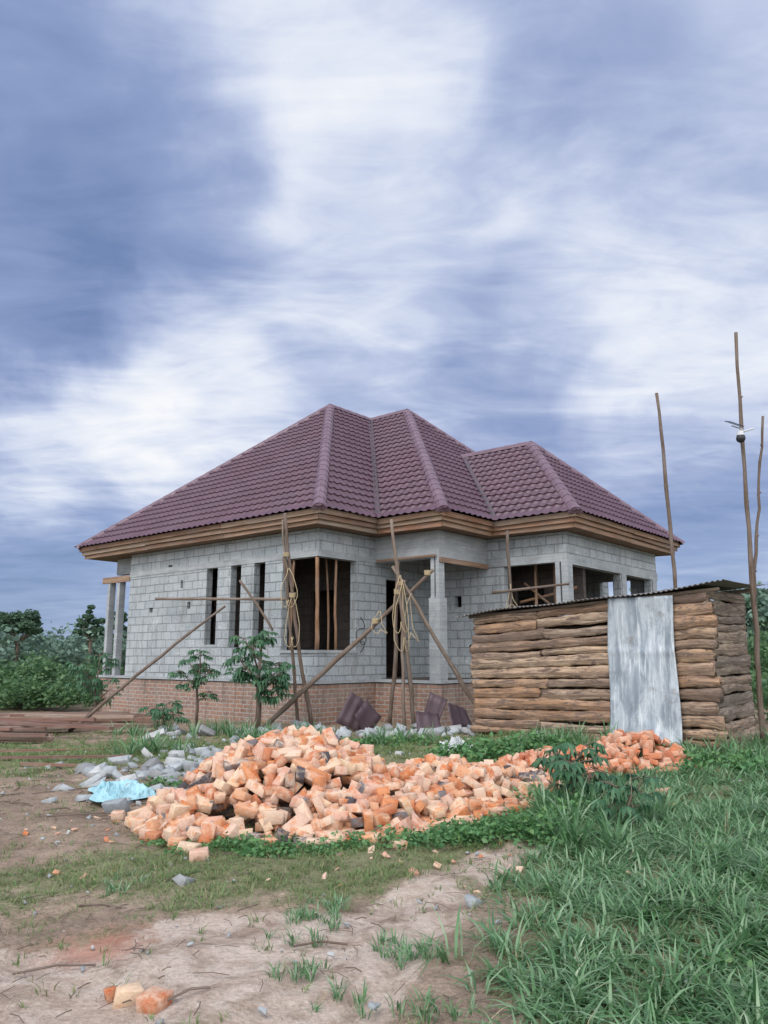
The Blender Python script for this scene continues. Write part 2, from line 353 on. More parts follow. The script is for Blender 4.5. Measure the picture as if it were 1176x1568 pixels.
mb=MB()
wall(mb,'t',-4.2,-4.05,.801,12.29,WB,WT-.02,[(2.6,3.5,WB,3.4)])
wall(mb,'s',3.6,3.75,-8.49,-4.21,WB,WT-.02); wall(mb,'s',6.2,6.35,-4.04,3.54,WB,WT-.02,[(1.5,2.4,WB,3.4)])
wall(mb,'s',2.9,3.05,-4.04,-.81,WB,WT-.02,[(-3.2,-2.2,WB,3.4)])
mb.make('partition_walls',M['inner_shaded'],H)
mb=MB(); mb.quad([(*p,1.03) for p in offset(FOOT,-.25)]); mb.make('shade_darkened_floor',M['inner_shaded'],H)  # floor sheet over the slab, room shade painted into its dark colour
mb=MB()
mb.box(-8.72,-.585,.585,.6-.001,3.972,4.14); mb.box(-.599,-.585,.6,2.7,3.972,4.14)
mb.box(-.598,1.45,2.7,2.9,3.98,WT-.002); mb.box(1.25,1.45,2.901,4.899,3.98,WT-.002)
mb.box(1.46,3.775,4.875,4.899,3.9,4.12); mb.box(3.751,3.775,4.9,10.82,3.85,4.08)
mb.box(-1.86,-.57,.56,.83,1.67,1.738); mb.box(-.83,-.57,.831,1.99,1.67,1.738)
mb.box(1.16,1.48,2.67,2.97,1.021,3.0); mb.box(1.2,1.31,2.7,2.93,3.0,3.979); mb.box(1.35,1.45,2.7,2.93,3.0,3.979)
mb.box(3.45,3.57,4.86,5.08,1.021,3.9); mb.box(3.62,3.79,4.85,5.12,1.021,3.9)
mb.box(3.50,3.78,8.15,8.45,1.021,3.85); mb.box(3.50,3.78,10.4,10.62,1.021,3.85)
mb.box(-10.0,-9.86,.62,.82,1.021,4.0); mb.box(-9.45,-9.30,.62,.82,1.021,4.0); mb.box(-10.0,-8.72,.9,1.1,4.15,WT-.002)
mb.box(-10.0,-9.8,12.1,12.4,1.021,4.6)
mb.make('concrete_beams_columns',M['conc'],H)
mb=MB()
mb.box(1.452,1.50,2.72,4.88,3.86,3.985); mb.box(-10.3,-8.75,.60,.64,3.86,4.05); mb.box(-.5,1.4,2.62,2.66,4.0,4.05)
mb.make('formwork_planks',M['fascia'],H)
mb=MB()
def pole(p,q,r0,r1,k=8,wob=.03,mbx=None):
    m=mbx or mb; p=Vector(p);q=Vector(q);pts=[];ph=random.uniform(0,6);bw=Vector((random.uniform(-1,1),random.uniform(-1,1),0))*wob*1.6
    for i in range(k+1):
        t=i/k; w=Vector((random.uniform(-1,1),random.uniform(-1,1),random.uniform(-.2,.2)))*wob*.30*(0 if i in(0,) else 1)+bw*math.sin(t*math.pi*1.3+ph*.2)*t
        pts.append(p.lerp(q,t)+w)
    m.tube(pts,[(r0+(r1-r0)*i/k)*random.uniform(.9,1.1) for i in range(k+1)],8,1,True,.05,random.uniform(0,20))
pole((-1.6,.68,1.75),(-1.55,.7,3.96),.035,.03); pole((-.68,.68,1.75),(-.66,.66,3.96),.05,.045); pole((-.7,1.35,1.75),(-.7,1.3,3.96),.035,.03)
pole((-1.2,1.6,1.02),(-1.15,1.5,4.4),.03,.025)
pole((2.0,5.6,3.0),(3.5,6.0,3.35),.04,.035); pole((2.4,5.7,1.02),(2.5,5.6,4.5),.04,.04); pole((3.0,5.9,1.02),(2.9,5.8,4.5),.05,.04); pole((2.1,5.3,2.6),(3.7,5.3,2.75),.035,.03)
pole((2.2,5.5,3.5),(3.3,6.1,2.4),.035,.03)
mb.make('window_props',M['polel'],H,True)
mb=MB(); 
pts=[(-.52,2.05+.16*math.sin(a_*.55),2.5-.045*a_+.05*math.cos(a_*.9)) for a_ in range(18)]
mb.tube(pts,.012,5); mb.tube([(-.52,2.15+.12*math.sin(k*.6),2.0+.12*math.cos(k*.6)) for k in range(9)],.012,5); mb.make('conduit',M['dark'],H,True)
mb=MB(); ring(mb,EAVE,-.02,.03,4.885,5.015); ring(mb,EAVE,-.085,.03,4.775,4.90); ring(mb,EAVE,-.15,.03,4.655,4.79)
mb.make('fascia_boards',M['fascia'],H)
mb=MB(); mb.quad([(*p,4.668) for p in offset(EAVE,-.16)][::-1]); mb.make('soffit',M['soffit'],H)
# roof tiles ---------------------------------------------------------------
E=5.03;ZP=9.92;Z3=7.9; TW=.24; TC=.33
pt=dict(E0=(EL,0,E),E1=(0,0,E),V1=(0,2.1,E),E2=(2.05,2.1,E),V2=(2.05,4.3,E),E3=(4.35,4.3,E),E4=(4.35,11.4,E),B1=(2.05,11.4,E),B2=(2.05,13.1,E),B3=(EL,13.1,E),
 P1=(-5.05,5.5,ZP),R1=(-5.05,7.6,ZP),P2=(-3.35,7.6,ZP),P3=(1.4,7.6,Z3),R3=(-1.12,7.6,Z3))
pt={k:Vector(v) for k,v in pt.items()}
def hprof(u):
    w=(u/TW)%1.0
    return .036*(0.5+0.5*math.cos(2*math.pi*w))**1.6
def roof_face(e0,e1,names):
    O=pt[e0];ex=(pt[e1]-O);ex.z=0;ex.normalize()
    poly=[pt[k] for k in names]
    up=max(poly,key=lambda p:p.z)-O; ey=(up-ex*up.dot(ex)).normalized(); nn=ex.cross(ey).normalized()
    if nn.z<0: nn=-nn
    us=[(p-O).dot(ex) for p in poly];vs=[(p-O).dot(ey) for p in poly]
    u0,u1=min(us)-.1,max(us)+.1;v1=max(vs)+.05
    du=TW/6; nu=int((u1-u0)/du)+2; C=TC; nc=int(v1/C)+1
    u0=math.floor(u0/du)*du
    bm=bmesh.new(); uvl=bm.loops.layers.uv.new('UVMap')
    rows_def=[]
    for c in range(nc):
        a=c*C-(.07 if c==0 else 0); rows_def+= [(a,.036,c),(c*C+.05,.038,c),((c+1)*C,.0,c)]
    grid=[]
    for v,h,c in rows_def:
        grid.append([bm.verts.new(O+ex*(u0+i*du)+ey*v+nn*(h+hprof(u0+i*du)+.01+.010*mn.noise(Vector((u0+i*du,v,O.x))*.9))) for i in range(nu)])
    for j in range(len(grid)-1):
        c=rows_def[j][2]
        for i in range(nu-1):
            f=bm.faces.new((grid[j][i],grid[j][i+1],grid[j+1][i+1],grid[j+1][i])); f.smooth=(j%3!=2)
            for l,(uu,vv) in zip(f.loops,((i,j),(i+1,j),(i+1,j+1),(i,j+1))): l[uvl].uv=(u0+i*du+du*.5,(c+.5)*C)
    cen=sum(poly,Vector())/len(poly)
    n=len(poly)
    for i in range(n):
        p,q=poly[i],poly[(i+1)%n]
        if abs(p.z-E)<1e-3 and abs(q.z-E)<1e-3: continue
        d=q-p;d.z=0
        if d.length<1e-4: continue
        nr=Vector((d.y,-d.x,0)).normalized()
        if (cen-p).dot(nr)>0: nr=-nr
        bmesh.ops.bisect_plane(bm,geom=bm.verts[:]+bm.edges[:]+bm.faces[:],plane_co=p+nr*.01,plane_no=nr,clear_outer=True)
    me=bpy.data.meshes.new('roof_tiles'); bm.to_mesh(me); bm.free(); me.materials.append(M['roof'])
    link(bpy.data.objects.new('roof_tiles',me),H)
roof_face('E0','E1',['E0','E1','P1'])
roof_face('E1','V1',['E1','V1','R1','P1'])
roof_face('V1','E2',['V1','E2','P2','R1'])
roof_face('E2','V2',['E2','V2','R3','P2'])
roof_face('B1','B2',['R3','B1','B2','P2'])
roof_face('V2','E3',['V2','E3','P3','R3'])
roof_face('E3','E4',['E3','E4','P3'])
roof_face('E4','B1',['E4','B1','R3','P3'])
roof_face('B2','B3',['B2','B3','R1','P2'])
roof_face('B3','E0',['B3','E0','P1','R1'])
mb=MB()
def cap(a,b,w=.15):
    a=pt[a]+Vector((0,0,.03));b=pt[b]+Vector((0,0,.03)); d=(b-a);L=d.length;d.normalize()
    k=int(L/.38); sx=d.cross(Vector((0,0,1))).normalized(); sy=sx.cross(d).normalized()
    prof=[(-1.15,-.62),(-.95,-.12),(-.55,.28),(0,.42),(.55,.28),(.95,-.12),(1.15,-.62)]
    for j in range(k):
        p=a+d*(j*L/k-.03);q=a+d*((j+1)*L/k+.02); b0=len(mb.v)
        for base,s in ((p,1.1),(q,.93)):
            for x,z in prof:
                mb.v.append(tuple(base+sx*x*w*s+sy*z*w*s)); mb.uv.append((j,x))
        m=len(prof)
        for t in range(m-1): mb.f.append([b0+t,b0+t+1,b0+m+t+1,b0+m+t])
        mb.f.append([b0+t for t in range(m)][::-1])
for a_,b_ in (('E0','P1'),('E1','P1'),('P1','R1'),('R1','P2'),('E2','P2'),('B2','P2'),('R3','P3'),('E3','P3'),('E4','P3'),('B3','R1')): cap(a_,b_)
mb.make('ridge_caps',M['cap'],H,False)
mb=MB()
for a_,b_ in (('V1','R1'),('V2','R3')):
    a=pt[a_]+Vector((0,0,.075));b=pt[b_]+Vector((0,0,.075));d=(b-a).normalized();sx=d.cross(Vector((0,0,1))).normalized()
    up=sx.cross(d)
    for s0,s1,h0,h1 in ((-.07,-.0,.05,0),(0,.07,0,.05)):
        mb.quad([a+sx*s0+up*h0,a+sx*s1+up*h1,b+sx*s1+up*h1,b+sx*s0+up*h0])
mb.make('valley_gutters',simple('valley_metal',(.12,.10,.11),.4,.3),H)

# ------------------------------------------------------------------ scaffold
SC=empty('timber_scaffold')
mb=MB()
def g0(x,y): return float(gz(x,y))-.03
pole((-1.63,18.0,.0),(-2.43,17.8,4.9),.05,.035,12,.07)
pole((-2.72,17.9,.0),(1.12,17.75,3.55),.06,.04,14,.06)
pole((-7.2,18.2,-.1),(-4.1,19.7,2.85),.045,.03,12,.05)
pole((-6.5,22.0,3.2),(-2.35,18.4,2.93),.04,.035,10,.04)
pole((-3.6,19.2,3.45),(-2.6,18.4,2.2),.03,.03,6,.03)
pole((.68,17.6,.0),(.18,17.4,4.7),.055,.035,12,.06)
pole((.12,17.95,.0),(.40,17.7,3.75),.05,.04,10,.06)
pole((2.35,17.35,.0),(.16,17.6,3.62),.055,.04,12,.06)
pole((.45,17.3,.0),(.40,17.55,3.3),.04,.03,10,.06)
pole((-1.95,18.1,.0),(-2.35,18.0,3.9),.04,.03,10,.07)
pole((3.02,18.5,.0),(3.05,18.6,4.6),.04,.035,10,.05)
pole((-2.2,17.9,3.3),(-2.42,17.8,4.75),.03,.025,4,.03)
pole((2.6,18.6,3.1),(4.3,17.9,3.25),.035,.03,6,.02)
mb.make('poles',M['pole'],SC,True)
mb=MB()
for (x,y,z,l) in ((-2.1,17.85,3.0,1.2),(-2.2,17.8,3.6,.9),(.42,17.45,3.3,1.6),(.36,17.45,3.4,1.3),(-.1,17.5,2.6,.5),(.6,17.5,3.0,1.1),(3.04,18.5,3.3,.6)):
    for k in range(2):
        pts=[];cx=random.uniform(-.1,.1)
        for i in range(12):
            t=i/11; pts.append((x+cx*math.sin(t*6)+random.uniform(-.02,.02)+.14*math.sin(t*3.1)*(1 if k else -1),y-.05+.03*k,z-l*math.sin(t*2.2)))
        mb.tube(pts,.009,5)
for (x,y,z) in ((-2.28,17.83,3.9),(-2.12,17.85,2.95),(.36,17.5,3.2),(.30,17.5,3.0),(1.0,17.7,3.45),(-.2,17.75,2.35)):
    for k in range(5): mb.tube([(x+.07*math.cos(a_),y+.07*math.sin(a_),z+.02*k+.02*math.sin(a_)) for a_ in [j*.7 for j in range(10)]],.009,5)
mb.make('rope_ties',M['rope'],SC,True)

def big_pole(pts,r0,r1,name='wooden_pole'):
    m=MB(); P=[];n=len(pts)
    for i in range(n-1):
        for k in range(5):
            t=k/5; P.append(Vector(pts[i]).lerp(Vector(pts[i+1]),t)+Vector((random.uniform(-.015,.015),random.uniform(-.02,.02),0)))
    P.append(Vector(pts[-1])); K=len(P)
    m.tube(P,[(r0+(r1-r0)*i/(K-1))*random.uniform(.88,1.12) for i in range(K)],9,1,True,.06,3)
    for i in range(4,K-1,3):
        q=P[i]; m.tube([q,q+Vector((random.choice((-1,1))*.04,-.03,.04))],[.018,.010],6)
    return m.make(name,M['pole'],None,True)
big_pole([(5.95,15.5,.1),(5.86,15.5,2.9),(5.83,15.5,5),(5.75,15.5,7.05)],.048,.032)
big_pole([(6.16,13.0,.1),(6.22,13.0,2.0),(6.3,13.1,4.2),(6.42,13.2,7.4)],.048,.03)
big_pole([(6.30,13.1,2.6),(6.38,13.2,3.1),(6.6,13.25,4.4),(6.82,13.3,5.84)],.032,.02)
C=empty('solar_security_camera',(6.32,13.05,5.5))
mb=MB()
def sphere(mb,c,r,n=10,m=7,sz=1):
    b0=len(mb.v)
    for j in range(m+1):
        ph=math.pi*j/m
        for i in range(n):
            th=2*math.pi*i/n; mb.v.append((c[0]+r*math.sin(ph)*math.cos(th),c[1]+r*math.sin(ph)*math.sin(th),c[2]+r*sz*math.cos(ph))); mb.uv.append((0,0))
    for j in range(m):
        for i in range(n): mb.f.append([b0+j*n+i,b0+j*n+(i+1)%n,b0+(j+1)*n+(i+1)%n,b0+(j+1)*n+i])
sphere(mb,(-.10,-.1,-.17),.08); mb.make('camera_dome',M['dark'],C,True)
mb=MB(); mb.tube([(0,0,0),(-.1,-.1,0),(-.1,-.1,-.04)],.014,6); mb.tube([(-.1,-.1,-.04),(-.1,-.1,-.12)],[.05,.07],12)
mb.tube([(0,0,.02),(-.22,-.06,.07)],.010,6); mb.tube([(0,0,-.02),(.18,-.03,.03)],.016,6); mb.make('bracket',M['white'],C)
mb=MB(); 
mb.box(-.14,.14,-.09,.09,-.006,.006); o=mb.make('solar_panel',M['panel'],C); o.location=(-.18,-.08,.1); o.rotation_euler=(.35,.25,.2)

# ------------------------------------------------------------------ SHED
D=empty('log_shed',(1.81,15.2,0),math.atan2(-.638,.77))
LS=4.39; DP=2.0
def topz(s): return 2.33+.29*s/LS
def slabplank(m,p,q,h,dep):
    p=Vector(p);q=Vector(q); L=(q-p).length; d=(q-p)/L; side=d.cross(Vector((0,0,1))); b0=len(m.v); n=14
    seg=max(8,int(L/.05)); ph=random.uniform(0,9); off=random.uniform(0,50); tap=random.uniform(-.28,.28)
    bow=random.uniform(-.025,.025)
    for i in range(seg+1):
        t=i/seg; c=p+d*L*t+Vector((0,0,bow*math.sin(t*math.pi)+.018*mn.noise(Vector((t*L*1.5,off,0)))))+side*(.015*math.sin(ph+t*7))
        hh=h*(1+tap*(t-.5)+.18*mn.noise(Vector((t*L*2.5,off,5)))+.08*mn.noise(Vector((t*L*9,off,5)))); dd=dep
        for k in range(n):
            a=2*math.pi*k/n; ca,sa=math.cos(a),math.sin(a)
            ca=math.copysign(abs(ca)**.7,ca); sa=math.copysign(abs(sa)**.85,sa)
            rr=1+.30*mn.noise(Vector((t*L*5,a*1.2+off,ph)))+.18*mn.noise(Vector((t*L*17,a*3+off,ph)))
            v=c+Vector((0,0,1))*sa*hh*.5*(1+.45*(rr-1))+side*ca*dd*rr*1.0
            if i in(0,seg): v+=d*random.uniform(-.03,.03)
            m.v.append(tuple(v)); m.uv.append((L*t+off,k*.035+off))
    for i in range(seg):
        for k in range(n): m.f.append([b0+i*n+k,b0+i*n+(k+1)%n,b0+(i+1)*n+(k+1)%n,b0+(i+1)*n+k])
    m.f.append([b0+k for k in range(n)][::-1]); m.f.append([b0+seg*n+k for k in range(n)])
def rowfr(n):
    w=[random.uniform(.7,1.35) for _ in range(n)]; s=sum(w); o=[];a=0
    for x in w: o.append(((a+x/2)/s,x/s)); a+=x
    return o
mb=MB()
for r,(f,hf) in enumerate(rowfr(13)):
    z=lambda s: .18+ (topz(s)-.18)*f
    H0=(topz(1.4)-.18)*hf*.99; H1=(topz(4)-.18)*hf*1.02
    cut=1.42+random.uniform(-.12,.12); tl=random.uniform(-.025,.025)
    if r in (0,1,4,5,8,11,10,12):
        slabplank(mb,(-.06+random.uniform(-.10,.06),random.uniform(-.02,.02),z(0)),(cut,0,z(cut)+tl),H0,.05); slabplank(mb,(cut+.02,random.uniform(-.02,.02),z(cut)),(2.82+random.uniform(-.03,.05),0,z(2.8)),H0*random.uniform(.85,1.1),.05)
    else: slabplank(mb,(-.06+random.uniform(-.10,.06),random.uniform(-.02,.02),z(0)),(2.82,0,z(2.8)+tl),H0,.05)
    slabplank(mb,(3.80,random.uniform(-.02,.02),z(3.8)),(LS+random.uniform(0,.14),0,z(LS)),H1,.06)
mb.make('front_logs',M['slab'],D,True)
mb=MB()
for r,(f,hf) in enumerate(rowfr(14)):
    z=.15+(topz(LS)+.03-.15)*f; hh=2.45*hf
    slabplank(mb,(LS-.02,.02+random.uniform(-.06,.03),z),(LS-.02,DP+random.uniform(0,.10),z+.03),hh*1.05,.04)
    z2=.15+(topz(0)-.15)*f
    slabplank(mb,(0.02,.06,z2),(.02,DP,z2),hh*.92,.05); slabplank(mb,(0,DP,z2),(LS,DP,z2+.28*f),hh,.05)
mb.make('side_logs',M['slabg'],D,True)
mb=MB()
for s,t in ((.08,.12),(1.42,.12),(2.74,.1),(3.9,.1),(LS-.1,.12),(LS-.1,DP-.1),(.1,DP-.1)):
    mb.tube([(s,t,0),(s+.02,t,1.2),(s,t,topz(s)+.02)],.055,8,1,True,.05)
mb.tube([(-.15,-.02,topz(0)+.02),(LS+.2,-.02,topz(LS)+.03)],.03,8); mb.tube([(-.1,DP,topz(0)+.12),(LS+.2,DP,topz(LS)+.14)],.04,8)
mb.make('posts',M['pole'],D,True)
dk=simple('gap_shade',(.04,.028,.02),.95)  # near-black colour standing in for shade between the logs
mb=MB(); mb.box(.12,LS-.12,.16,.18,.1,2.32); mb.box(LS-.18,LS-.16,.2,DP-.15,.1,2.5); mb.make('gap_shade_sheets',dk,D)  # sheets added behind the logs so the gaps show dark
def sheet(m,u0,u1,v0,v1,fz,nu,nv):
    b0=len(m.v)
    for i in range(nu+1):
        for j in range(nv+1):
            u=u0+(u1-u0)*i/nu; v=v0+(v1-v0)*j/nv; m.v.append((u,v,fz(u,v))); m.uv.append((u,v))
    for i in range(nu):
        for j in range(nv):
            a=b0+i*(nv+1)+j; m.f.append([a,a+nv+1,a+nv+2,a+1])
mb=MB()
for k,(a,b,vo) in enumerate(((-.32,1.0,-.25),(.93,2.15,-.2),(2.05,3.3,-.22),(3.2,4.45,-.18),(4.35,4.75,-.14))):
    sheet(mb,a,b,vo,DP+.25,lambda u,v,k=k:topz(u)+.085+.012*math.sin(u*2*math.pi/.085)+.055*v+.006*k+.02*math.sin(u*1.7+v*2)+.018*math.sin(3*u)*(v<.1),int((b-a)/.0106),6)
rm=simple('weathered_roof_sheet',(.16,.15,.15),.5,.4,.4)
o=mb.make('corrugated_roof',rm,D,True); sm=o.modifiers.new('t','SOLIDIFY'); sm.thickness=.004
mb=MB(); NU,NZ=44,60
for i in range(NU+1):
    for j in range(NZ+1):
        u=i/NU; w=j/NZ; s=2.75+u*1.12+.02*math.sin(w*7); zt=topz(3.3)+.03; zb=.05+.16*(1-u)*(1-u)+.03*math.sin(u*6)
        z=zb+(zt-zb)*w
        pn=mn.noise(Vector((u*2.2,w*3.5,3)));p2=mn.noise(Vector((u*5,w*6,7)))
        t=-.10-.16*(1-w)**2-.035*math.sin(u*math.pi)*(1-w*.5)+.012*math.sin(u*9+w*3)+.03*pn+.009*p2-.014*abs(math.sin(w*9.5+u*2))*(1-w)-.020*max(0,1-abs(u-.42-.08*w)*14)-.016*max(0,1-abs(u-.8+.05*w)*18)-.014*max(0,1-abs(w-.62-.03*u)*30)
        s+= -.06*(1-w)*(1-2*u)*.6
        mb.v.append((s,t,z)); mb.uv.append((u,w))
for i in range(NU):
    for j in range(NZ):
        a=i*(NZ+1)+j; mb.f.append([a,a+NZ+1,a+NZ+2,a+1])
o=mb.make('sheet_metal_door',M['galv'],D,True); sm=o.modifiers.new('t','SOLIDIFY'); sm.thickness=.004

# ------------------------------------------------------------------ brick piles
def cuboids(name,items,mat,jit=.003,bev=.003,parent=None,brk=.3,rel=0.0):
    base=np.array([(x,y,z) for x in(-.5,.5) for y in(-.5,.5) for z in(-.5,.5)])
    F=np.array([(0,1,3,2),(4,6,7,5),(0,4,5,1),(2,3,7,6),(0,2,6,4),(1,5,7,3)])
    Vs=[];Fs=[]
    for k,(pos,dim,eul) in enumerate(items):
        b=base.copy()+rng.normal(0,1,(8,3))*rel
        b=b*np.array(dim)+rng.normal(0,jit,(8,3))
        if random.random()<brk:
            b[4:,0]-=rng.uniform(0,dim[0]*.30,4)
        m=np.array(Matrix.Rotation(eul[2],3,'Z')@Matrix.Rotation(eul[1],3,'Y')@Matrix.Rotation(eul[0],3,'X'))
        Vs.append(b@m.T+np.array(pos)); Fs.append(F+8*k)
    o=np_mesh(name,np.concatenate(Vs),np.concatenate(Fs),mat,parent)
    md=o.modifiers.new('b','BEVEL'); md.width=bev; md.segments=1; md.limit_method='NONE'
    return o
def pileH(x,y,lobes):
    return max(h*max(0,1-((x-cx)/rx)**2-((y-cy)/ry)**2)**.8 if ((x-cx)/rx)**2+((y-cy)/ry)**2<1 else 0 for cx,cy,rx,ry,h in lobes)
def mkpile(name,lobes,n,mat,strays):
    it=[];xs0=min(l[0]-l[2] for l in lobes);xs1=max(l[0]+l[2] for l in lobes);y0=min(l[1]-l[3] for l in lobes);y1=max(l[1]+l[3] for l in lobes)
    cell={}
    tries=0
    while len(it)<n and tries<60000:
        tries+=1
        x=random.uniform(xs0,xs1);y=random.uniform(y0,y1);h=pileH(x,y,lobes)
        if h<=0.0: continue
        h+=.06*mn.noise(Vector((x*2.2,y*2.2,1)))
        lay=random.choice((0,0,1,2))
        key=(round(x/.10),round(y/.10),lay)
        if key in cell and random.random()<.92: continue
        cell[key]=1
        z=float(gz(x,y))+.04+max(0,h-.065*lay-.03)
        t=.38 if h>.06 else .10
        dim=(.245*random.choice((1,1,1,1,.95,.65,.5)),.118*random.uniform(.95,1.04),.078*random.uniform(.94,1.06))
        it.append(((x,y,z),dim,(random.gauss(0,t)+random.choice((0,0,1.57)),random.gauss(0,t*.9)+random.choice((0,0,0,0,0,1.1)),random.uniform(0,6.28))))
    for x,y in strays:
        it.append(((x,y,float(gz(x,y))+.03),(.24*random.uniform(.4,1),.115,.075),(random.choice((0,0,1.57))+random.gauss(0,.1),random.gauss(0,.12),random.uniform(0,6.28))))
    return cuboids(name,it,mat)
L1=[(-.95,8.75,1.3,1.7,.70),(-1.45,8.0,.95,1.05,.26),(-.35,8.3,.95,1.3,.40),(.65,9.4,1.1,1.2,.28),(-1.6,8.6,.65,1.0,.33),(.2,8.3,.8,.75,.18),(1.25,9.8,.8,.9,.20),(-.7,7.5,.7,.5,.10)]
st=[(-2.1,7.55),(-1.9,7.35),(-1.62,7.2),(-1.45,6.5),(-1.62,6.72),(-.95,6.85),(-.7,6.95),(-.55,6.9),(.1,7.4),(.25,7.55),(.55,7.7),(.7,7.9),(.95,8.3),(1.15,8.35),(1.3,8.5),(1.05,8.6),(1.5,8.7),(1.65,8.75),(.75,8.2),(-1.1,7.0),(-2.3,7.9),(1.3,8.9),(1.0,8.45),(-1.3,7.0),(.35,7.9),(.45,8.0),(.85,8.1),(-.2,7.2),(.0,7.3),(-.35,7.05),(-1.75,7.4),(-2.2,8.1),(1.45,8.95),(1.2,9.0),
    (1.2,8.2),(1.35,8.3),(1.5,8.45),(1.6,8.55),(1.75,8.6),(.6,7.5),(.4,7.4),(.2,7.2),(1.75,10.0),(1.9,10.2),(2.0,10.5),(1.7,10.6),(-.85,7.1),(-.45,7.2),(-2.0,7.8)]
st+=[(random.gauss(-.1,1.2),random.gauss(8.5,.8)) for _ in range(24)]
mkpile('brick_pile',L1,1300,M['brick'],st)
L2=[(2.55,11.3,.85,.6,.18),(3.7,11.7,.8,.6,.30),(3.2,11.2,.5,.5,.20)]
mkpile('brick_pile',L2,240,M['brickr'],[(4.4,11.6),(4.5,11.8),(2.0,11.1),(3.7,10.7),(3.9,10.9),(1.6,10.9),(4.3,11.0),(1.8,11.0),(2.2,10.8),(2.6,10.7)])
cuboids('broken_brick',[((-1.20,3.98,.04+g0(-1.2,3.98)),(.14,.105,.072),(.1,.2,.4)),((-1.06,3.90,.04+g0(-1.06,3.9)),(.13,.105,.075),(.2,-.1,1.1)),((-1.30,4.04,.03+g0(-1.2,4.0)),(.09,.06,.05),(1.3,.2,2.1))],M['brick'],.010,.004)
it=[]
for _ in range(460):
    x=random.gauss(-.4,1.3);y=random.gauss(8.3,1.2);s=random.choice((.012,.018,.025,.035,.045))
    it.append(((x,y,float(gz(x,y))+s*.2),(s*1.6,s,s*.55),(random.gauss(0,.4),random.gauss(0,.3),random.uniform(0,6))))
cuboids('brick_chips',it,M['brick'],.001,.001,None,.5,.16)
it=[]
for _ in range(200):
    x=random.gauss(-2.6,.85);y=random.gauss(11.6,1.4); s=random.choice((.04,.06,.09,.12,.17))
    it.append(((x,y,float(gz(x,y))+s*.2),(s*1.4,s,s*.6),(random.gauss(0,.5),random.gauss(0,.4),random.uniform(0,6))))
for x,y,s in ((-2.25,11.0,.28),(-1.9,10.9,.26),(-2.1,11.8,.3),(-2.3,10.2,.26),(-2.8,11.4,.22),(-2.15,10.1,.2),(-2.5,12.6,.26),(-2.0,12.9,.3)):
    it.append(((x,y,float(gz(x,y))+.07),(s*1.3,s*.7,s*.5),(random.gauss(0,.3),random.gauss(0,.25),random.uniform(0,6))))
cuboids('rubble_pile',it,M['stone'],.004,.004,None,.4,.10)
it=[]
for _ in range(190):
    x=random.uniform(-4.8,3.2);y=random.uniform(15.2,17.6);s=random.choice((.06,.1,.15,.2))
    it.append(((x,y,float(gz(x,y))+s*.25),(s*1.3,s,s*.7),(random.gauss(0,.5),random.gauss(0,.4),random.uniform(0,6))))
cuboids('rubble_pile',it,M['stone'],.006,.005,None,.4,.10)
it=[]
for _ in range(900):
    x=random.uniform(-5.5,5.5);y=random.choice((random.uniform(3.4,8),random.uniform(8,15)));s=random.choice((.006,.009,.012,.018,.024))*(1 if y<8 else 2.0)
    it.append(((x,y,float(gz(x,y))+s*.2),(s*1.5,s,s*.6),(random.gauss(0,.5),random.gauss(0,.4),random.uniform(0,6))))
for x,y,s in ((-1.42,5.85,.08),(.58,5.42,.075),(-.05,3.9,.035)): it.append(((x,y,float(gz(x,y))+.015),(s*1.3,s,s*.7),(.3,.2,1)))
cuboids('scattered_stones',it,M['stone'],.001,.001,None,.4,.14)
mb=MB()
for _ in range(900):
    x=random.uniform(-5.2,1.2);y=random.uniform(3.4,12);l=random.uniform(.04,.20)*(1 if y<8 else 1.6);a=random.uniform(0,6.28);z=float(gz(x,y))+.010
    mb.tube([(x,y,z),(x+l*.5*math.cos(a)+.01,y+l*.5*math.sin(a),z+.008),(x+l*math.cos(a),y+l*math.sin(a),z)],random.uniform(.0015,.0035)*(1 if y<8 else 1.8),5)
for x,y,l,a in ((-1.9,4.3,.4,.3),(-.5,4.6,.3,.1),(-2.0,5.4,.35,-.2),(-1.0,3.9,.22,.7),(-3.4,8.2,.9,.15)):
    z=float(gz(x,y))+.012; mb.tube([(x,y,z),(x+l*.5*math.cos(a),y+l*.5*math.sin(a)+.03,z+.01),(x+l*math.cos(a),y+l*math.sin(a),z)],.006,6)
mb.make('twigs',M['pole'])
PL=MB()
def plank(m,x,y,L,a,w=.14,h=.04,z=0,til=0):
    c,s=math.cos(a),math.sin(a);b0=len(m.v);z+=float(gz(x,y))+.02
    for dx,dy,dz in ((0,0,0),(L,0,0),(L,w,0),(0,w,0),(0,0,h),(L,0,h),(L,w,h),(0,w,h)):
        m.v.append((x+dx*c-dy*s,y+dx*s+dy*c,z+dz+til*dx)); m.uv.append((dx,dy+dz))
    for f in ([0,1,5,4],[1,2,6,5],[2,3,7,6],[3,0,4,7],[4,5,6,7],[3,2,1,0]): m.f.append([b0+g for g in f])
for _ in range(34):
    plank(PL,random.uniform(-12.5,-8.2),random.uniform(15,19.5),random.uniform(2,4),random.gauss(0.05,.2),random.uniform(.08,.16),.06,random.uniform(0,.30),random.uniform(-.01,.02))
for x,y,L,a in ((-6.2,12.6,2.2,.1),(-5.4,11.9,1.4,-.2),(-7.4,13.6,2.6,.15)): plank(PL,x,y,L,a,.05,.04,.02)
PL.make('timber_planks',M['plank'])
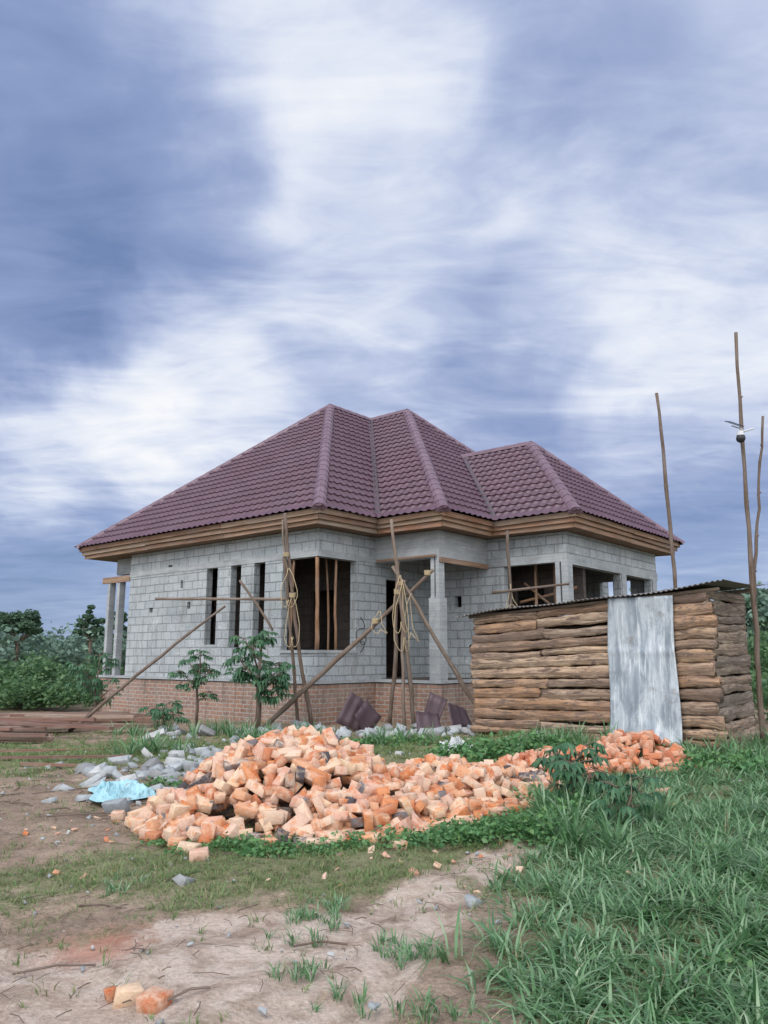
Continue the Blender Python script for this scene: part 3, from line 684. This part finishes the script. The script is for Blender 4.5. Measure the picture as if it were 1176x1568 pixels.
def crumple(name,mat,x,y,sx,sy,rz,hh,seed):
    m=MB();n=34;rg=random.Random(seed);ph=[rg.uniform(0,6) for _ in range(6)]
    for i in range(n+1):
        for j in range(n+1):
            u=i/n*2-1;v=j/n*2-1; w=(1+.12*math.sin(3*u+ph[0])+.1*math.sin(4*v+ph[1]))
            px=u*sx*w*(1-.12*v);py=v*sy*(1+.15*math.sin(2.5*u+ph[2]))
            e=max(0,1-max(abs(u),abs(v))**3)
            q=Vector((u*2.2+ph[3],v*2.2,ph[4])); rdg=1-abs(mn.noise(q))*2.2; rd2=1-abs(mn.noise(q*2.6))*2
            z=hh*e*(.55*max(0,rdg)+.3*max(0,rd2)+.15)+.012
            m.v.append((px,py,max(z,.006+.004*rg.random()))); m.uv.append((u,v))
    for i in range(n):
        for j in range(n):
            a=i*(n+1)+j;m.f.append([a,a+n+1,a+n+2,a+1])
    o=m.make(name,mat,None,False); o.location=(x,y,float(gz(x,y))+.01); o.rotation_euler=(0,0,rz)
crumple('plastic_sack',M['sack'],-3.05,9.35,.36,.45,.5,.16,3)
crumple('plastic_sack',M['white'],1.15,13.0,.24,.22,.2,.22,5)
def scrap(x,y,z,w,l,rot,curl):
    m=MB();n=14
    for i in range(n+1):
        for j in range(5):
            u=i/n*w;v=j/4*l; m.v.append((u-w/2,v-l/2,.012*math.sin(u*30)+curl*(v/l)**2+.12*math.sin(v*3+u*2))); m.uv.append((u,v))
    for i in range(n):
        for j in range(4):
            a=i*5+j;m.f.append([a,a+5,a+6,a+1])
    o=m.make('roof_sheet_offcut',M['scrap'],None,True);o.location=(x,y,z);o.rotation_euler=rot;o.modifiers.new('t','SOLIDIFY').thickness=.004
scrap(-.75,17.2,.28,.55,.6,(.9,.5,.3),.3); scrap(-.40,17.0,.2,.6,.45,(.7,-.6,1.0),.25); scrap(1.1,17.1,.35,.4,.7,(1.1,.3,-.5),.2); scrap(1.55,16.9,.18,.6,.45,(.5,.2,.7),.2); scrap(.9,16.6,.12,.5,.4,(.3,.1,.2),.15)

# ------------------------------------------------------------------ vegetation
def blades(P,L,W,lean,az,name,mat,droop=.35):
    N=len(P); d=np.stack([np.cos(az),np.sin(az)],1); pr=np.stack([-np.sin(az),np.cos(az)],1)
    tw=rng.uniform(-1,1,N)[:,None]; pr=pr*np.cos(tw)+d*np.sin(tw)
    T=[0,.33,.7,1]; Wt=[.75,1,.65,0]; out=[]
    for t,w in zip(T,Wt):
        xy=P[:,:2]+d*(lean*L*t**1.8)[:,None]; z=P[:,2]+L*(t-droop*lean*t*t*1.2)
        if w>0:
            for s in(-1,1): out.append(np.column_stack([xy+pr*(s*.5*W*w)[:,None],z]))
        else: out.append(np.column_stack([xy,z]))
    V=np.stack(out,1).reshape(-1,3); tri=np.array([(0,1,3),(0,3,2),(2,3,5),(2,5,4),(4,5,6)])
    F=(tri[None]+7*np.arange(N)[:,None,None]).reshape(-1,3)
    return np_mesh(name,V,F,mat)
def tufts(n,region,dens,nb,Lr,Wr,spread,name,mat,leanr=(.15,.9),droop=.4):
    x=rng.uniform(region[0],region[1],n);y=rng.uniform(region[2],region[3],n)
    k=rng.random(n)<dens(x,y); x=x[k];y=y[k]; sc=rng.uniform(.45,1.3,len(x))*np.clip(.95+.5*wn(x,y,2.2,4),.5,1.4)
    x=np.repeat(x,nb);y=np.repeat(y,nb);sc=np.repeat(sc,nb);N=len(x)
    az=rng.uniform(0,2*np.pi,N); r=spread*np.sqrt(rng.random(N))*sc
    x=x+np.cos(az)*r;y=y+np.sin(az)*r
    L=rng.uniform(*Lr,N)*sc; P=np.column_stack([x,y,gz(x,y)-.012])
    return blades(P,L,rng.uniform(*Wr,N),rng.uniform(*leanr,N),az+rng.normal(0,.6,N),name,mat,droop)
pile=lambda x,y: np.exp(-((((x+.6)/1.5)**2+((y-8.7)/1.4)**2)**2))
tufts(6500,(0,6.2,3.0,8.2),lambda x,y:lush(x,y)**1.5*np.clip(.64+.78*wn(x,y,1.9,2),.06,1),13,(.10,.28),(.010,.020),.06,'tall_grass',M['grass'],(.4,1.5),.45)
tufts(6500,(1,9.5,8.0,13.0),lambda x,y:lush(x,y)**1.5*np.clip(.6+.7*wn(x,y,1.4,2),.05,1)*(1-.7*np.exp(-(((x-3.3)/1.2)**2+((y-11.4)/.8)**2))),11,(.10,.25),(.012,.024),.07,'tall_grass',M['grass'],(.4,1.4),.45)
tufts(12000,(0,9,3,13),lambda x,y:lush(x,y),7,(.04,.10),(.006,.012),.05,'short_grass',M['sgrass'],(.3,1.2))
tufts(26000,(-5.2,2.6,3.0,10),lambda x,y:np.clip(green(x,y)**1.8,0,1)*np.clip(.7+.7*wn(x,y,4.1,6),.1,1)*(1-lush(x,y))*(1-pile(x,y)),7,(.03,.10),(.004,.009),.035,'short_grass',M['sgrass'],(.3,1.1))
tufts(24000,(-13,6,10,17.5),lambda x,y:np.clip(green(x,y)**1.3,0,1)*np.clip(.75+.6*wn(x,y,2.3,6),.1,1),8,(.04,.13),(.007,.014),.06,'short_grass',M['sgrass'],(.3,1.1))
tufts(2200,(-5,1.4,3.2,10),lambda x,y:.5*(1-sand(x,y)*.6)*(1-pile(x,y)),4,(.05,.14),(.002,.005),.05,'dry_grass',M['dry'],(.6,1.5),.6)
tufts(1200,(.4,6,3.2,10),lambda x,y:.4*lush(x,y),3,(.12,.32),(.003,.006),.05,'dry_grass',M['dry'],(.4,1.5),.5)
def spots(L,nb,Lr,Wr,spread,name,mat):
    xs=[];ys=[]
    for (x,y,n,s) in L:
        xs+=list(rng.normal(x,s,n));ys+=list(rng.normal(y,s,n))
    xs=np.repeat(np.array(xs),nb);ys=np.repeat(np.array(ys),nb);N=len(xs);az=rng.uniform(0,6.28,N)
    P=np.column_stack([xs+np.cos(az)*spread*rng.random(N),ys+np.sin(az)*spread*rng.random(N),gz(xs,ys)-.01])
    blades(P,rng.uniform(*Lr,N),rng.uniform(*Wr,N),rng.uniform(.2,1,N),az,name,mat,.4)
spots([(-.42,5.15,18,.09),(-.3,5.4,10,.07),(.15,4.6,18,.09),(.12,4.45,8,.07),(-.42,4.25,12,.07),(.22,3.85,14,.08),(-.45,4.75,8,.07),(-.15,3.95,8,.06),(-1.9,5.6,10,.15)],9,(.04,.11),(.005,.011),.04,'grass_tufts',M['grass'])
spots([(-3.9,13.2,14,.3),(-2.1,14.5,22,.35),(-1.5,14.8,14,.3),(.3,14.3,10,.4),(2.4,12.6,20,.4),(3.0,12.3,16,.4),(-3.2,16.2,14,.3),(-5.0,16.8,12,.4),(5.3,12.0,14,.4),(6.6,12.6,18,.5),(1.9,8.2,12,.2),(2.3,7.8,10,.3),(1.75,6.6,5,.15),(1.55,6.9,5,.1)],14,(.22,.52),(.015,.03),.08,'grass_clumps',M['grass'])

def leafcloud(clumps,name,mat,parent=None,up=.0,asp=.5):
    Vs=[]
    for (c,rad,n,ls) in clumps:
        d=rng.normal(size=(n,3)); d/=np.linalg.norm(d,axis=1)[:,None]
        r=rng.random(n)**.45*rng.uniform(.85,1.25,n); P=np.array(c)+d*r[:,None]*np.array(rad)
        P[:,2]=np.maximum(P[:,2],.03)
        a=rng.normal(size=(n,3)); a[:,2]=a[:,2]*.6-.1; a/=np.linalg.norm(a,axis=1)[:,None]
        nrm=rng.normal(size=(n,3))+d*.6; nrm[:,2]+=up; b=np.cross(a,nrm); b/=np.linalg.norm(b,axis=1)[:,None]+1e-6
        s=(ls*rng.uniform(.6,1.3,n))[:,None]
        Vs.append(np.stack([P-a*s*.5,P+b*s*asp*.5,P+a*s*.5,P-b*s*asp*.5],1))
    V=np.concatenate(Vs).reshape(-1,3); N=len(V)//4
    F=(np.array([(0,1,2,3)])[None]+4*np.arange(N)[:,None,None]).reshape(-1,4)
    return np_mesh(name,V,F,mat,parent)
cl=[]
def weedband(pts,n,r,h,ls,k):
    for _ in range(n):
        t=random.random()*(len(pts)-1);i=int(t);f=t-i;x=pts[i][0]*(1-f)+pts[i+1][0]*f+random.gauss(0,r);y=pts[i][1]*(1-f)+pts[i+1][1]*f+random.gauss(0,r)
        hh=h*random.uniform(.4,1.2); cl.append(((x,y,float(gz(x,y))+hh*.5),(.10+hh*.5,.10+hh*.5,hh*.6),k,ls))
weedband([(-1.5,6.75),(-.9,6.7),(-.3,7.0),(.3,7.2),(.9,7.6),(1.5,8.0)],80,.14,.10,.045,60)
weedband([(.1,7.0),(.8,7.2),(1.5,7.6)],38,.15,.14,.055,70)
weedband([(-2.1,7.2),(-1.5,6.9)],14,.12,.06,.04,40)
weedband([(.9,8.8),(1.6,9.3),(1.9,10.2)],28,.25,.13,.06,50)
weedband([(1.2,12.0),(2.0,12.3),(2.6,12.2)],36,.3,.28,.09,60)
weedband([(-2.5,13.8),(-1,14.4),(.6,13.8)],30,.35,.16,.08,50)
weedband([(-1.7,10.6),(-2.3,10.0),(-2.4,9.2)],22,.25,.12,.06,45)
weedband([(4.3,11.1),(5.2,10.9),(6.3,11.4)],24,.3,.22,.09,60)
weedband([(1.7,8.6),(1.9,7.6),(1.5,6.8)],26,.2,.2,.06,60)
weedband([(1.0,4.2),(2.2,5.2),(3,6.5)],26,.5,.10,.04,45)
leafcloud(cl,'broadleaf_weeds',M['weed'],None,1.2,.6)

def sapling(name,x,y,h,spread,nleaf,ls,nbr=6,r0=.045,low=.45):
    o=empty(name,(x,y,float(gz(x,y))-.03)); tr=MB(); Lf=MB()
    top=Vector((random.uniform(-.06,.06),0,h*.72))
    tr.tube([(0,0,0),(.02,0,h*.25),(-.02,.01,h*.5),top],[r0,r0*.85,r0*.7,r0*.5],8,1,True,.05)
    ends=[]
    for b in range(nbr):
        a=b*2.4+random.uniform(-.3,.3); z0=h*random.uniform(low,.72); l=spread*random.uniform(.6,1)
        e=Vector((math.cos(a)*l,math.sin(a)*l,min(h*.98,z0+l*random.uniform(.4,1.0)))); s0=Vector((0,0,z0))
        mid=s0.lerp(e,.5)+Vector((0,0,-.04)); tr.tube([s0,mid,e],[r0*.4,r0*.3,r0*.18],6); ends+=[(s0.lerp(e,.6)),e,e]
    ends.append(top+Vector((0,0,h*.2))); tr.tube([top,top+Vector((0,0,h*.22))],[r0*.5,r0*.2],6)
    ends+= [top+Vector((0,0,h*.2))]*2
    for i in range(nleaf):
        b=random.choice(ends); a=random.uniform(0,6.28); pl=ls*random.uniform(.6,1.3); el=random.uniform(-.9,.5)
        p=b+Vector((math.cos(a)*math.cos(el),math.sin(a)*math.cos(el),math.sin(el)))*pl
        tr.tube([b,p],[.005,.004],4,1,False)
        out=Vector((math.cos(a),math.sin(a),0)); side=Vector((-math.sin(a),math.cos(a),0)); dp=random.uniform(.5,1.5)
        for k in range(7):
            fa=(k-3)*.62+random.uniform(-.1,.1); l=ls*(1-.1*abs(k-3))*random.uniform(.85,1.15)
            dr=(out*math.cos(fa)+side*math.sin(fa)); w=dr.cross(Vector((0,0,1)))*l*.16; dz=Vector((0,0,-1))
            m1=p+dr*l*.5+dz*l*.18*dp; tip=p+dr*l*.8+dz*l*.75*dp
            Lf.quad([p,m1+w,tip,m1-w])
    tr.make('trunk',M['pole'],o,True); Lf.make('leaves',M['sap'],o); return o
sapling('papaya_sapling',-2.72,17.1,2.3,.70,170,.21,11,.065,.30)
sapling('papaya_sapling',-4.35,18.4,1.85,.48,70,.19,8,.04,.30)
sapling('papaya_sapling',-7.6,20.8,1.9,.65,90,.2,8,.04,.3)
sapling('castor_plant',1.95,8.35,.75,.32,50,.17,8,.02,.2)
sapling('castor_plant',2.25,7.4,.5,.24,26,.13,6,.015,.2)
sapling('castor_plant',-4.6,16.6,.7,.3,36,.18,6,.02,.2)

def clumpset(x0,x1,y0,y1,n,h0,h1,nl,ls):
    out=[]
    for _ in range(n):
        x=random.uniform(x0,x1);y=random.uniform(y0,y1);h=random.uniform(h0,h1);w=h*random.uniform(.5,.9)
        for k in range(5):
            ww=w*random.uniform(.3,.6); out.append(((x+random.gauss(0,w*.5),y+random.gauss(0,w*.4),h*random.uniform(.2,.75)),(ww,ww,ww*.75),nl//5,ls))
    return out
leafcloud(clumpset(-24,-10.5,25,33,75,.8,1.9,620,.18)+clumpset(-13,-9.3,24,26.5,18,.6,1.2,380,.14),'bushes',M['bush'],None,.3,.5)
leafcloud(clumpset(12.5,24,24,34,56,1.6,3.2,620,.22)+clumpset(8.5,14,15.5,20,26,.8,1.6,380,.14),'bushes',M['bush'],None,.3,.5)
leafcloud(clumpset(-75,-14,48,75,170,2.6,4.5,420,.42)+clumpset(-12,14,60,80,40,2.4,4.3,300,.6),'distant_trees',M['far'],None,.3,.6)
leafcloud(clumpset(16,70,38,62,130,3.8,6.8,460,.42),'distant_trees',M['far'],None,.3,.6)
def tree(name,x,y,h,w,ls=.3,n=26,zlo=.58):
    o=empty(name,(x,y,-.1)); tr=MB(); r=h*.02
    tr.tube([(0,0,0),(.1,0,h*.35),(0,.1,h*.6)],[r*1.4,r,r*.8],8,1,True,.05); c=[]
    for b in range(n):
        a=b*2.4+random.uniform(-.4,.4);k=random.random()**.5;l=w*k;zz_=h*random.uniform(zlo,.97-.22*k*k)
        e=(math.cos(a)*l,math.sin(a)*l,zz_)
        if b%3==0: tr.tube([(0,.1,h*random.uniform(.4,.6)),(e[0]*.5,e[1]*.5,(h*.5+zz_)/2),e],[r*.6,r*.4,r*.2],6)
        q=w*random.uniform(.20,.40); c.append((e,(q,q,q*.6),230,ls))
    tr.make('trunk',M['pole'],o,True); leafcloud(c,'crown',M['dtree'],o,.4,.6)
tree('umbrella_tree',-22.6,48,4.8,1.2,.2,30,.66); tree('round_tree',-18.9,50,5.0,.8,.18); tree('round_tree',-17.6,52,4.9,.8,.18)
tree('round_tree',25,52,6.8,2.0,.3); tree('round_tree',21,46,5.6,1.6,.3)
def hills():
    n=170;V=[];F=[]
    for j in range(9):
        for i in range(n):
            a=-1.5+3.0*i/(n-1); d=170+j*40; b=math.sin(j/8*math.pi)
            h=b*(11+4.5*math.sin(a*3+1)+3*math.sin(a*7+.5)+1.2*math.sin(a*19)+.8*math.sin(a*37+2)+3.0*max(0,a))
            V.append((math.sin(a)*d,math.cos(a)*d,h-.6))
    for j in range(8):
        for i in range(n-1): q=j*n+i; F.append((q,q+1,q+n+1,q+n))
    m=NT('hazed_hill_foliage'); nz=m.noise(.12,m.coord('Object'),8,.75)
    mat=m.fin(m.ramp(nz,[(.35,(.17,.25,.28)),(.65,(.22,.31,.32))]),1,m.bump(nz,1,3))  # aerial haze painted in as a blue-green base colour
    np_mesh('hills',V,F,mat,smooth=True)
hills()

# ------------------------------------------------------------------ world
W=bpy.data.worlds.new('World'); S.world=W; W.use_nodes=True
t=W.node_tree; N=t.nodes; Lk=t.links; N.clear()
def nn(ty,**k):
    q=N.new(ty)
    for a,b in k.items(): setattr(q,a,b)
    return q
def mth(op,a,b=0.0,c=None,clamp=False):
    q=nn('ShaderNodeMath',operation=op); q.use_clamp=clamp
    for i,v in enumerate((a,b)+((c,) if c is not None else ())):
        if hasattr(v,'is_linked'): Lk.new(v,q.inputs[i])
        else: q.inputs[i].default_value=v
    return q.outputs[0]
def vm(op,a,b=None,scale=None):
    q=nn('ShaderNodeVectorMath',operation=op)
    for i,v in enumerate((a,b)):
        if v is None: continue
        if hasattr(v,'is_linked'): Lk.new(v,q.inputs[i])
        else: q.inputs[i].default_value=v
    if scale is not None: q.inputs['Scale'].default_value=scale
    return q
sky=nn('ShaderNodeTexSky',sky_type='NISHITA'); sky.sun_disc=False; sky.sun_elevation=R(48); sky.sun_rotation=R(215)
bg1=nn('ShaderNodeBackground'); bg1.inputs['Strength'].default_value=.11; Lk.new(sky.outputs[0],bg1.inputs['Color'])
tc=nn('ShaderNodeTexCoord'); dirv=vm('NORMALIZE',tc.outputs['Generated']).outputs[0]
sp=nn('ShaderNodeSeparateXYZ'); Lk.new(dirv,sp.inputs[0])
zz=mth('ADD',mth('MAXIMUM',sp.outputs['Z'],0.0),.16)
cb=nn('ShaderNodeCombineXYZ'); Lk.new(mth('DIVIDE',sp.outputs['X'],zz),cb.inputs[0]); Lk.new(mth('DIVIDE',sp.outputs['Y'],zz),cb.inputs[1])
def wnoise(scale,vec,detail,rough,dist,rot=0,sc=(1,1,1)):
    mp=nn('ShaderNodeMapping'); mp.inputs['Rotation'].default_value=(0,0,rot); mp.inputs['Scale'].default_value=sc; Lk.new(vec,mp.inputs['Vector'])
    q=nn('ShaderNodeTexNoise'); q.inputs['Scale'].default_value=scale;q.inputs['Detail'].default_value=detail;q.inputs['Roughness'].default_value=rough;q.inputs['Distortion'].default_value=dist
    Lk.new(mp.outputs[0],q.inputs['Vector']); return q
n1=wnoise(1.2,cb.outputs[0],7,.52,.7,R(25),(.8,1.0,1))
n2=wnoise(2.8,cb.outputs[0],7,.54,1.1,R(32),(.60,1.25,1))
n3=wnoise(6.5,cb.outputs[0],6,.56,.9,R(38),(.65,1.3,1))
nd=wnoise(2.6,dirv,6,.52,.4,0,(1,1,1.5))
dv=vm('NORMALIZE',vm('ADD',dirv,vm('SCALE',vm('SUBTRACT',nd.outputs['Color'],(.5,.5,.5)).outputs[0],scale=.45).outputs[0]).outputs[0]).outputs[0]
acc=mth('ADD',mth('MULTIPLY',n1.outputs['Fac'],.38),mth('MULTIPLY',n2.outputs['Fac'],.66))
acc=mth('ADD',acc,mth('MULTIPLY',n3.outputs['Fac'],.32))
acc=mth('ADD',acc,-.195)
lobes=[(-6,43,9,.22),(-7,36,8,.12),(1.7,29.5,7,.10),(9,28.3,6,.10),(-14.4,20.8,6,.26),(-21,16.4,5,.20),(-26,14,5,.20),(24,20.6,8,.24),(24,38,8,.04),
 (-27,30,12,-.17),(-23,38,10,-.09),(-27,24.5,6,-.12),(11,16.5,7,-.10),(25,11.5,7,-.20),(-25,8,7,-.20),(-20,5,6,-.12),(16,33,8,-.10),(4,36,7,-.08),(-4,16,8,.08)]
for az,el,rad,amp in lobes:
    d=(math.sin(R(az))*math.cos(R(el)),math.cos(R(az))*math.cos(R(el)),math.sin(R(el)))
    dt=vm('DOT_PRODUCT',dv,d).outputs['Value']
    mr=nn('ShaderNodeMapRange',interpolation_type='SMOOTHSTEP'); Lk.new(dt,mr.inputs['Value'])
    mr.inputs['From Min'].default_value=math.cos(R(rad*1.6)); mr.inputs['From Max'].default_value=1; mr.inputs['To Max'].default_value=amp*1.15
    acc=mth('ADD',acc,mr.outputs[0])
cr=nn('ShaderNodeValToRGB'); Lk.new(acc,cr.inputs['Fac']); e=cr.color_ramp.elements
stops=[(.0,(.16,.24,.45)),(.28,(.28,.36,.595)),(.42,(.38,.455,.68)),(.56,(.53,.60,.80)),(.72,(.76,.81,.93)),(.92,(.97,.98,1))]
while len(e)<len(stops): e.new(.5)
for i,(p,c) in enumerate(stops): e[i].position=p; e[i].color=(*c,1)
bk=nn('ShaderNodeMapRange',interpolation_type='SMOOTHSTEP'); Lk.new(sp.outputs['Y'],bk.inputs['Value'])
bk.inputs['From Min'].default_value=.45; bk.inputs['From Max'].default_value=-.4; bk.inputs['To Min'].default_value=0; bk.inputs['To Max'].default_value=1
st_=mth('ADD',mth('MULTIPLY',bk.outputs[0],1.45),1.0)
wm=nn('ShaderNodeMix',data_type='RGBA'); Lk.new(mth('MULTIPLY',bk.outputs[0],.75),wm.inputs[0]); Lk.new(cr.outputs[0],wm.inputs[6]); wm.inputs[7].default_value=(1,.985,.96,1)
bg2=nn('ShaderNodeBackground'); Lk.new(wm.outputs[2],bg2.inputs['Color']); Lk.new(st_,bg2.inputs['Strength'])
hz=nn('ShaderNodeMapRange',interpolation_type='SMOOTHSTEP'); Lk.new(sp.outputs['Z'],hz.inputs['Value'])
hz.inputs['From Min'].default_value=.02; hz.inputs['From Max'].default_value=.26; hz.inputs['To Min'].default_value=.66; hz.inputs['To Max'].default_value=.94
bg3=nn('ShaderNodeBackground'); bg3.inputs['Color'].default_value=(.36,.52,.78,1); bg3.inputs['Strength'].default_value=1.0
mxa=nn('ShaderNodeMixShader'); mxa.inputs[0].default_value=.35; Lk.new(bg3.outputs[0],mxa.inputs[1]); Lk.new(bg1.outputs[0],mxa.inputs[2])
mx=nn('ShaderNodeMixShader'); Lk.new(hz.outputs[0],mx.inputs[0]); Lk.new(mxa.outputs[0],mx.inputs[1]); Lk.new(bg2.outputs[0],mx.inputs[2])
wo=nn('ShaderNodeOutputWorld'); Lk.new(mx.outputs[0],wo.inputs['Surface'])

sl=bpy.data.lights.new('sun','SUN'); sl.energy=1.3; sl.angle=R(18); sl.color=(1,.95,.89)
so=bpy.data.objects.new('sun',sl); so.rotation_euler=(R(42),0,R(-35)); so.location=(-10,-10,20); COL.objects.link(so)

cam=bpy.data.cameras.new('camera'); cam.sensor_fit='VERTICAL'; cam.sensor_height=34.6; cam.lens=26; cam.clip_end=4000; cam.clip_start=.05
co=bpy.data.objects.new('camera',cam); co.location=(0,0,1.6); co.rotation_euler=(R(90+10.6),0,0); COL.objects.link(co); S.camera=co
S.view_settings.view_transform='Standard'; S.view_settings.look='None'; S.view_settings.exposure=0
